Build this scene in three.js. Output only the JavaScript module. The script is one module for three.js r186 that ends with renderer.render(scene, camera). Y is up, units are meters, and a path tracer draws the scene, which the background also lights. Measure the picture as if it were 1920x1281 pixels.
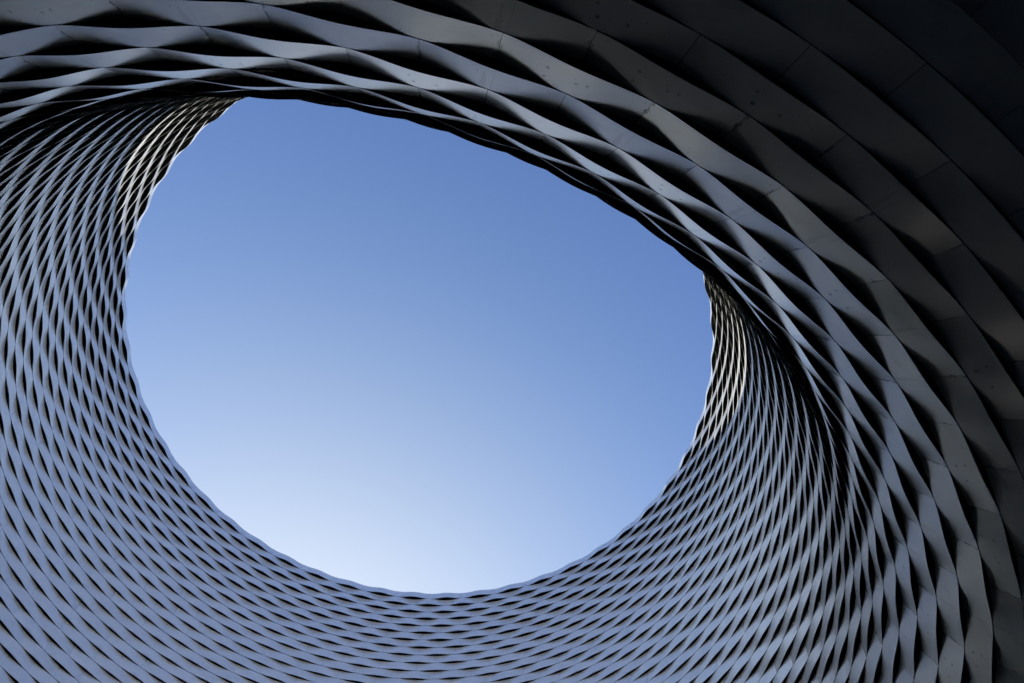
import * as THREE from 'three';
import { mergeGeometries } from 'three/addons/utils/BufferGeometryUtils.js';

// ---------------------------------------------------------------- camera, sky, sun, exposure
const scene = new THREE.Scene();
const R0 = 15;                                   // radius of the opening at its rim, metres
const EYE = 1.6;
const camera = new THREE.PerspectiveCamera(2 * Math.atan(640.5 / 1273.72) * 180 / Math.PI, 1920 / 1281, 0.1, 3000);
camera.position.set(0, EYE, 1.0789 * R0);
camera.rotation.set(1.1662, -0.2963, 0.0679, 'YXZ');
camera.updateMatrixWorld(true);
scene.add(camera);

const SUN_EL = 21.5 * Math.PI / 180, SUN_AZ = -0.022;
const sunDir = new THREE.Vector3(Math.sin(SUN_AZ) * Math.cos(SUN_EL), Math.sin(SUN_EL), -Math.cos(SUN_AZ) * Math.cos(SUN_EL));
const SKY = 1 / 3.1;
{
  const W = 1024, H = 512, data = new Float32Array(W * H * 4), d = new THREE.Vector3();
  for (let j = 0; j < H; j++) {
    const el = ((j + 0.5) / H - 0.5) * Math.PI;
    for (let i = 0; i < W; i++) {
      const phi = ((i + 0.5) / W - 0.5) * 2 * Math.PI;          // three.js: u = atan2(z, x) / 2pi + 0.5
      d.set(Math.cos(phi) * Math.cos(el), Math.sin(el), Math.sin(phi) * Math.cos(el));
      const g = Math.max(5, Math.acos(Math.min(1, d.dot(sunDir))) * 180 / Math.PI);
      // clear sky: brighter towards the horizon, towards the sun and, weakly, opposite the sun
      const cg = Math.cos(g * Math.PI / 180), lum = (1 - Math.exp(-0.32 / Math.max(0.06, d.y))) / 0.285 * (1 + 0.45 * cg * cg), o = (j * W + i) * 4;
      data[o] = SKY * (0.095 * lum + 0.90 * Math.exp(-g * g / 961) + 0.8 * Math.exp(-g / 6));
      data[o + 1] = SKY * (0.179 * lum + 0.755 * Math.exp(-g * g / 1156) + 0.7 * Math.exp(-g / 6));
      data[o + 2] = SKY * (0.436 * lum + 0.278 * Math.exp(-g * g / 1936) + 0.5 * Math.exp(-g / 6));
      data[o + 3] = 1;
    }
  }
  const sky = new THREE.DataTexture(data, W, H, THREE.RGBAFormat, THREE.FloatType);
  sky.mapping = THREE.EquirectangularReflectionMapping;
  sky.magFilter = sky.minFilter = THREE.LinearFilter;
  sky.needsUpdate = true;
  scene.background = sky;
  scene.environment = sky;
}
const sun = new THREE.DirectionalLight(new THREE.Color(1.0, 0.91, 0.77), 5);
sun.position.copy(sunDir).multiplyScalar(120);
sun.castShadow = true;
sun.shadow.mapSize.set(4096, 4096);
Object.assign(sun.shadow.camera, { left: -70, right: 70, top: 70, bottom: -70, near: 1, far: 320 });
scene.add(sun, sun.target);

const renderer = new THREE.WebGLRenderer({ antialias: true });
renderer.toneMapping = THREE.LinearToneMapping;
renderer.toneMappingExposure = 3.1;
renderer.shadowMap.enabled = true;

// ---------------------------------------------------------------- helpers
let seed = 7;
const rnd = () => { seed = (seed * 1664525 + 1013904223) >>> 0; return seed / 4294967296; };
const lerpTable = (xs, ys, x) => {
  if (x <= xs[0]) return ys[0];
  for (let i = 1; i < xs.length; i++) if (x <= xs[i]) return ys[i - 1] + (ys[i] - ys[i - 1]) * (x - xs[i - 1]) / (xs[i] - xs[i - 1]);
  return ys[ys.length - 1];
};
const mesh = (name, geo, mat, parent) => { const m = new THREE.Mesh(geo, mat); m.name = name; m.castShadow = m.receiveShadow = true; parent.add(m); return m; };

// ---------------------------------------------------------------- profile of the funnel: rows of cladding from the rim down the shaft and out under the ceiling
const N = 48, ROWS = 66, TH0 = -1.4795;
const KN = [1, 9, 17, 25, 30, 33, 36, 39, 42, 45, 48, 51, 54];
const PSI = [0.0140, -0.0445, -0.0436, -0.0276, -0.0232, -0.0749, 0.0569, 0.3417, 0.6539, 1.0334, 1.27, 1.50, 1.55];
const LP = [-3.3818, -3.3329, -3.3595, -3.3801, -3.3829, -3.3511, -3.4092, -3.3550, -3.3115, -3.3736, -3.30, -3.33, -3.35];
const rr = [], yy = [];                           // index = row number, 0 = top edge of the rim
{
  let r = R0, y = 2.0808 * R0 + EYE;
  rr[1] = r; yy[1] = y;
  for (let j = 1; j < ROWS; j++) {
    const p = Math.exp(lerpTable(KN, LP, j + 0.5)) * R0, a = lerpTable(KN, PSI, j + 0.5);
    r += p * Math.sin(a); y -= p * Math.cos(a); rr[j + 1] = r; yy[j + 1] = y;
  }
  rr[0] = rr[1]; yy[0] = yy[1] + 0.46;
}
const normalAt = (j) => {                         // into the open air, in (radius, height)
  const a = Math.max(0, j - 1), b = Math.min(ROWS, j + 1), dr = rr[b] - rr[a], dy = yy[b] - yy[a], l = Math.hypot(dr, dy);
  return [dy / l, -dr / l];
};
const AMP = (j) => lerpTable([0, 1, 6, 12, 20, 30, 40, 46, 52, 66], [0.114, 0.116, 0.096, 0.070, 0.060, 0.064, 0.086, 0.086, 0.080, 0.075], j);
const theta = (k) => TH0 + 2 * Math.PI * k / N;
const place = (j, k, d, out) => {
  const n = normalAt(j), r = rr[j] + n[0] * d, t = theta(k);
  return out.set(r * Math.sin(t), yy[j] + n[1] * d, -r * Math.cos(t));
};

// ---------------------------------------------------------------- materials
function panelTexture(v, dirty) {
  const W = 1024, H = 256, c = document.createElement('canvas'); c.width = W; c.height = H;
  const g = c.getContext('2d');
  g.fillStyle = 'rgb(250,250,248)'; g.fillRect(0, 0, W, H);
  for (let i = 0; i < 26; i++) {                  // faint cloudy patches of weathering
    const x = rnd() * W, y = rnd() * H, s = 30 + rnd() * 120, a = 0.012 + rnd() * 0.02, t = rnd() < 0.5 ? 200 : 255;
    for (let q = 0; q < 5; q++) { g.fillStyle = `rgba(${t},${t},${t - 6},${a})`; g.beginPath(); g.ellipse(x + (rnd() - 0.5) * s, y + (rnd() - 0.5) * s * 0.6, s * (0.3 + rnd() * 0.6), s * (0.1 + rnd() * 0.3), rnd() * 0.6, 0, 7); g.fill(); }
  }
  for (let i = 0; i < 5000; i++) { const t = rnd() < 0.5 ? 215 : 252; g.fillStyle = `rgba(${t},${t},${t},0.10)`; g.fillRect(rnd() * W, rnd() * H, 1 + rnd() * 2, 1); }
  // dirt: clusters of dark grains where water has run out of the seams, a few loose spots and scratches
  const speck = (x, y, rx, ry, n, a) => { for (let i = 0; i < n; i++) { const q = rnd() * 6.28, d = Math.pow(rnd(), 0.75); g.fillStyle = `rgba(38,36,32,${a * (0.25 + rnd() * 0.75)})`; g.beginPath(); g.ellipse(x + Math.cos(q) * d * rx, y + Math.sin(q) * d * ry, 0.8 + rnd() * 3.2, 0.8 + rnd() * 4.5, rnd() * 3, 0, 7); g.fill(); } };
  const ring = (x, y, r, a) => { for (let i = 0; i < 40; i++) { const q = rnd() * 6.28; g.fillStyle = `rgba(48,46,42,${a * rnd()})`; g.beginPath(); g.ellipse(x + Math.cos(q) * r * (0.85 + rnd() * 0.25), y + Math.sin(q) * r * 1.2, 1.2, 2, q, 0, 7); g.fill(); } };
  const seams = dirty ? [3, 1, 4, 0, 2, 1][v] : 0;
  for (let i = 0; i < seams; i++) {
    const left = rnd() < 0.5, x = left ? 4 + rnd() * 8 : W - 4 - rnd() * 8, y = 20 + rnd() * 216;
    speck(x, y, 10, 26 + rnd() * 26, 46, 0.42); if (rnd() < 0.6) ring(x + (left ? 8 : -8), y, 10 + rnd() * 8, 0.5);
  }
  if (dirty && (v === 0 || v === 3)) for (let i = 0; i < 4; i++) { const x = W * (0.3 + rnd() * 0.4), y = 50 + rnd() * 170; speck(x, y, 14, 12, 16, 0.3); ring(x, y, 9, 0.4); }
  if (dirty && (v === 1 || v === 4)) {
    g.strokeStyle = 'rgba(62,60,56,0.45)'; g.lineWidth = 1.4; const x = W * (0.42 + rnd() * 0.14); g.beginPath(); g.moveTo(x, 0); g.lineTo(x + 8, H); g.stroke();
    g.fillStyle = 'rgba(150,148,142,0.16)'; g.beginPath(); g.moveTo(x + 40, H); g.quadraticCurveTo(x + 52, H * 0.5, x + 70, H * 0.18); g.quadraticCurveTo(x + 90, H * 0.4, x + 92, H); g.fill();
  }
  for (let i = 0; dirty && i < 3; i++) { g.strokeStyle = 'rgba(90,86,78,0.25)'; g.lineWidth = 0.8; const x = rnd() * W, y = rnd() * H; g.beginPath(); g.moveTo(x, y); g.lineTo(x + 20 + rnd() * 30, y + (rnd() - 0.5) * 16); g.stroke(); }
  for (let i = 0; dirty && i < 5; i++) speck(rnd() * W, rnd() * H, 3, 3, 2, 0.5);
  const t = new THREE.CanvasTexture(c); t.colorSpace = THREE.SRGBColorSpace; t.anisotropy = 8; t.wrapS = t.wrapT = THREE.RepeatWrapping;
  return t;
}
const METAL = { metalness: 0.58, roughness: 0.3 };
const panelMats = [], cleanMats = [];        // the low bands within reach of street dirt, and the cleaner shaft above
for (let v = 0; v < 6; v++) {
  const k = [0.78, 0.77, 0.79, 0.775, 0.785, 0.765][v];
  for (const [list, dirty] of [[panelMats, true], [cleanMats, false]]) list.push(new THREE.MeshStandardMaterial({ ...METAL, color: new THREE.Color(k * 0.975, k * 0.99, k * 0.975), map: panelTexture(v, dirty), roughness: 0.265 + 0.012 * v }));
}
const blackMat = new THREE.MeshStandardMaterial({ color: new THREE.Color(0.012, 0.012, 0.012), roughness: 0.95 });
const bitumen = new THREE.MeshStandardMaterial({ color: new THREE.Color(0.03, 0.03, 0.03), roughness: 0.95 });
const roofMat = new THREE.MeshStandardMaterial({ color: new THREE.Color(0.18, 0.18, 0.17), roughness: 0.9 });

// ---------------------------------------------------------------- one panel: a thin aluminium sheet, bowed outward between its two end seams, upper edge back, lower edge forward
const T = 0.004, GAP = 0.007, FLANGE = 0.032;
const kink = (j) => lerpTable([0, 10, 20, 30, 66], [0.04, 0.10, 0.32, 0.42, 0.42], j);   // panels bend sharply at their seams low down, softly near the rim
const bow = (u, w = 0.04, e = 2.9) => { const c = Math.max(0, Math.cos(Math.PI * u)); return (1 - w) * Math.pow(c, e) + w * c; };
function panelGeometry(j, k0, nu, jit) {
  const P = [], V = new THREE.Vector3(), rowLen = Math.hypot(rr[j + 1] - rr[j], yy[j + 1] - yy[j]), e = GAP / rowLen;
  const a = new THREE.Vector3(), b = new THREE.Vector3();
  const at = (u, v) => {                          // v = 0 upper edge, 1 lower edge
    const f = bow(u, kink(j), lerpTable([0, 20, 36], [2.9, 2.7, 2.1], j)), A0 = AMP(j) * jit[0], A1 = AMP(j + 1) * jit[1];
    place(j, k0 + 0.5 + u, j === 0 ? A1 * (0.75 * f - 0.45) : -A0 * (1 - f), a);
    place(j + 1, k0 + 0.5 + u, A1 * f, b);
    return new THREE.Vector3().lerpVectors(a, b, v);
  };
  const um = 0.5 - (j < 34 ? 0.0011 : 0.0018), nv = 2, pos = [], nor = [], uv = [], idx = [];
  const grid = [];
  for (let i = 0; i <= nu; i++) for (let m = 0; m <= nv; m++) {
    const u = -um + 2 * um * i / nu, v = e + (1 - 2 * e) * m / nv;
    const p = at(u, v), du = at(Math.min(um, u + 0.01), v).sub(at(Math.max(-um, u - 0.01), v)), dv = at(u, v + 0.02).sub(at(u, v - 0.02));
    const n = dv.cross(du).normalize();
    grid.push([p, n, u + 0.5, v]);
  }
  const G = (i, m) => grid[i * (nv + 1) + m];
  const push = (p, n, u, v) => { pos.push(p.x, p.y, p.z); nor.push(n.x, n.y, n.z); uv.push(u, v); return pos.length / 3 - 1; };
  // is the normal pointing at the open air (towards the axis / the ground)?
  const mid = G(nu >> 1, 1), sgn = Math.sign(mid[1].x * -mid[0].x + mid[1].z * -mid[0].z + mid[1].y * -4) || 1;
  for (const g of grid) g[1].multiplyScalar(sgn);
  for (const [side, off] of [[1, T / 2], [-1, -T / 2]]) {
    const base = pos.length / 3;
    for (const [p, n, u, v] of grid) push(p.clone().addScaledVector(n, off), n.clone().multiplyScalar(side), u, v);
    for (let i = 0; i < nu; i++) for (let m = 0; m < nv; m++) {
      const q = base + i * (nv + 1) + m, s = base + (i + 1) * (nv + 1) + m;
      const flip = (sgn > 0) === (side > 0);
      if (flip) idx.push(q, q + 1, s, s, q + 1, s + 1); else idx.push(q, s, q + 1, s, s + 1, q + 1);
    }
  }
  const strip = (pts, dir) => {                   // a folded edge
    const base = pos.length / 3;
    for (const [p, n, u, v, out] of pts) { push(p.clone().addScaledVector(n, T / 2), out, u, v); push(p.clone().addScaledVector(n, -T / 2), out, u, v); }
    for (let i = 0; i + 1 < pts.length; i++) { const q = base + 2 * i; if (dir > 0) idx.push(q, q + 1, q + 2, q + 2, q + 1, q + 3); else idx.push(q, q + 2, q + 1, q + 2, q + 3, q + 1); }
  };
  {                                               // the lower edge is folded back as a lip
    const up = [], dn = [];
    for (let i = 0; i <= nu; i++) {
      const g = G(i, nv), o = G(i, nv - 1), d = g[0].clone().sub(o[0]).normalize(), a0 = g[0].clone().addScaledVector(g[1], -T / 2), a1 = g[0].clone().addScaledVector(g[1], -FLANGE);
      dn.push([a0, a1, d, g[2]]); up.push([a0.clone().addScaledVector(d, -T), a1.clone().addScaledVector(d, -T), d.clone().negate(), g[2]]);
    }
    for (const [row, dir] of [[dn, 1], [up, -1]]) {
      const base = pos.length / 3;
      for (const [p, q, n, u] of row) { push(p, n, u, 1); push(q, n, u, 1); }
      for (let i = 0; i < nu; i++) { const q = base + 2 * i; if (dir * sgn > 0) idx.push(q, q + 2, q + 1, q + 2, q + 3, q + 1); else idx.push(q, q + 1, q + 2, q + 2, q + 1, q + 3); }
    }
  }
  for (const m of [0, nv]) strip(Array.from({ length: nu + 1 }, (_, i) => { const g = G(i, m), o = G(i, m === 0 ? 1 : nv - 1); return [...g, g[0].clone().sub(o[0]).normalize()]; }), m === 0 ? -sgn : sgn);
  for (const i of [0, nu]) strip(Array.from({ length: nv + 1 }, (_, m) => { const g = G(i, m), o = G(i === 0 ? 1 : nu - 1, m); return [...g, g[0].clone().sub(o[0]).normalize()]; }), i === 0 ? sgn : -sgn);
  const geo = new THREE.BufferGeometry();
  geo.setAttribute('position', new THREE.Float32BufferAttribute(pos, 3));
  geo.setAttribute('normal', new THREE.Float32BufferAttribute(nor, 3));
  geo.setAttribute('uv', new THREE.Float32BufferAttribute(uv, 2));
  geo.setIndex(idx);
  return geo;
}

// ---------------------------------------------------------------- the building
const building = new THREE.Group();
building.name = 'exhibition_hall';
building.userData = { label: 'exhibition hall with a round sky opening lined by wavy aluminium bands', category: 'building' };
scene.add(building);

const all = [];
{
  const p = new THREE.Vector3(), q = new THREE.Vector3(), toEye = new THREE.Vector3(), n2 = new THREE.Vector3();
  for (let j = 0; j < ROWS; j++) {
    const first = (j + 1) % 2 ? 0 : 0.5;           // lower seams of this band sit on its lower row of nodes
    for (let c = 0; c < N; c++) {
      const k0 = first + c;
      const X = [[j, k0], [j, k0 + 1], [j + 1, k0 + 1], [j + 1, k0]].map(([a, b]) => place(a, b, 0, p).clone().project(camera));
      let area = 0;
      for (let i = 0; i < 4; i++) area += X[i].x * X[(i + 1) % 4].y - X[(i + 1) % 4].x * X[i].y;
      place(j, k0 + 0.5, 0, q);
      const nn = normalAt(j), t = theta(k0 + 0.5);
      n2.set(nn[0] * Math.sin(t), nn[1], -nn[0] * Math.cos(t));
      toEye.copy(camera.position).sub(q);
      const facing = toEye.dot(n2) > 0, inFrame = X.some((x) => Math.abs(x.x) < 1 && Math.abs(x.y) < 1 && x.z < 1);
      all.push({ j, k0, area: facing && inFrame ? Math.abs(area) : 0 });
    }
  }
}
const ranked = [...all].sort((a, b) => b.area - a.area).slice(0, 300).filter((x) => x.area > 0);
ranked.forEach((x) => { x.single = true; });
for (let j = 0; j < ROWS; j++) {
  const band = new THREE.Group();
  band.name = 'cladding_band';
  building.add(band);
  const rest = [];
  for (const x of all) if (x.j === j) {
    const jit = [1 + (rnd() - 0.5) * 0.06, 1 + (rnd() - 0.5) * 0.06], mat = (j < 37 || j > 45 ? cleanMats : panelMats)[Math.floor(rnd() * 6)];
    if (x.single) mesh('panel', panelGeometry(j, x.k0, 14, jit), mat, band);
    else rest.push(panelGeometry(j, x.k0, 10, jit));
  }
  if (rest.length) { const m = mesh('joined_panels', mergeGeometries(rest), (j < 37 || j > 45 ? cleanMats : panelMats)[j % 6], band); m.userData.kind = 'stuff'; }
}

// black lining behind the open mesh, the roof round the opening and the outer block that keeps the daylight out
{
  const pts = [];
  for (let j = 1; j <= ROWS; j++) { const n = normalAt(j); pts.push(new THREE.Vector2(rr[j] - n[0] * 0.42, yy[j] - n[1] * 0.42)); }
  pts[0].y = yy[0] - 0.02;
  const thick = pts.map((v, i) => { const n = normalAt(i + 1); return new THREE.Vector2(v.x - n[0] * 0.2, v.y - n[1] * 0.2); }).reverse();
  thick[thick.length - 1].y = pts[0].y;
  mesh('lining', new THREE.LatheGeometry([...pts, ...thick, pts[0]], 144), blackMat, building);
  const top = yy[0] - 0.03, X0 = -50, X1 = 38, Z0 = -45, Z1 = 62, low = yy[ROWS] + 0.45;
  const ring = (y0, h, rad) => {
    const s = new THREE.Shape([[X0, -Z1], [X1, -Z1], [X1, -Z0], [X0, -Z0]].map(([x, y]) => new THREE.Vector2(x, y)));
    const hole = new THREE.Path(); hole.absarc(0, 0, rad, 0, 2 * Math.PI, true); s.holes.push(hole);
    const g = new THREE.ExtrudeGeometry(s, { depth: h, bevelEnabled: false, curveSegments: 96 });
    g.rotateX(-Math.PI / 2); g.translate(0, y0, 0); return g;
  };
  mesh('roof', ring(top - 0.4, 0.34, rr[0] + 0.66), bitumen, building);
  mesh('ceiling_slab', ring(low, 0.4, rr[ROWS] - 0.5), blackMat, building);
  {                                              // coping: a thin sheet that closes the top of the wavy rim
    const V = new THREE.Vector3(), p = [], ix = [], n = N * 12, A1 = AMP(1);
    for (const y of [0, -0.006]) for (let i = 0; i <= n; i++) {
      const k = i / 12, f = bow(k - Math.floor(k) - 0.5), t = theta(k), r = rr[0] - A1 * (0.75 * f - 0.45) + 0.004;
      for (const q of [r, rr[0] + 0.7]) p.push(q * Math.sin(t), yy[0] - 0.012 + y, -q * Math.cos(t));
    }
    const m = 2 * (n + 1);
    for (let i = 0; i < n; i++) { const a = 2 * i, b = a + m; ix.push(a, a + 1, a + 2, a + 1, a + 3, a + 2, b, b + 2, b + 1, b + 1, b + 2, b + 3, a, a + 2, b, a + 2, b + 2, b, a + 1, b + 1, a + 3, a + 3, b + 1, b + 3); }
    let g = new THREE.BufferGeometry(); g.setAttribute('position', new THREE.Float32BufferAttribute(p, 3)); g.setIndex(ix); g = g.toNonIndexed(); g.computeVertexNormals();
    mesh('coping', g, bitumen, building);
  }
  const wall = (x0, x1, z0, z1, y0, y1) => { const g = new THREE.BoxGeometry(x1 - x0, y1 - y0, z1 - z0); g.translate((x0 + x1) / 2, (y0 + y1) / 2, (z0 + z1) / 2); return g; };
  const t = 0.6;
  for (const g of [wall(X0, X1, Z0, Z0 + t, 0, top - 0.4), wall(X0, X1, Z1 - t, Z1, 0, top - 0.4), wall(X0, X0 + t, Z0 + t, Z1 - t, 0, top - 0.4), wall(X1 - t, X1, Z0 + t, -20, 6, top - 0.4), wall(X1 - t, X1, -20, Z1 - t, 0, top - 0.4)])
    mesh('outer_wall', g, roofMat, building);
}

// ---------------------------------------------------------------- the plaza
{
  const c = document.createElement('canvas'); c.width = c.height = 512; const g = c.getContext('2d');
  g.fillStyle = 'rgb(150,144,134)'; g.fillRect(0, 0, 512, 512);
  for (let i = 0; i < 20000; i++) { const t = 105 + rnd() * 90; g.fillStyle = `rgba(${t},${t * 0.97},${t * 0.9},0.35)`; g.fillRect(rnd() * 512, rnd() * 512, 1 + rnd() * 3, 1 + rnd() * 3); }
  const map = new THREE.CanvasTexture(c); map.colorSpace = THREE.SRGBColorSpace; map.wrapS = map.wrapT = THREE.RepeatWrapping; map.repeat.set(400, 400);
  const ground = mesh('ground', new THREE.CircleGeometry(1500, 96), new THREE.MeshStandardMaterial({ map, roughness: 0.85 }), scene);
  ground.rotation.x = -Math.PI / 2; ground.userData = { kind: 'structure', label: 'paved plaza floor under the round opening', category: 'ground' };
}
{
  const c = document.createElement('canvas'); c.width = c.height = 512; const g = c.getContext('2d');
  g.fillStyle = 'rgb(58,58,58)'; g.fillRect(0, 0, 512, 512);
  for (let i = 0; i < 26000; i++) { const t = 35 + rnd() * 60; g.fillStyle = `rgba(${t},${t},${t},0.4)`; g.fillRect(rnd() * 512, rnd() * 512, 1 + rnd() * 2, 1 + rnd() * 2); }
  const map = new THREE.CanvasTexture(c); map.colorSpace = THREE.SRGBColorSpace; map.wrapS = map.wrapT = THREE.RepeatWrapping; map.repeat.set(50, 50);
  const road = mesh('road', new THREE.PlaneGeometry(87, 106), new THREE.MeshStandardMaterial({ map, roughness: 0.9 }), scene);
  road.rotation.x = -Math.PI / 2; road.position.set(-6, 0.004, 8.5); road.userData = { kind: 'structure', label: 'dark asphalt road running under the hall', category: 'road' };
}
renderer.render(scene, camera);
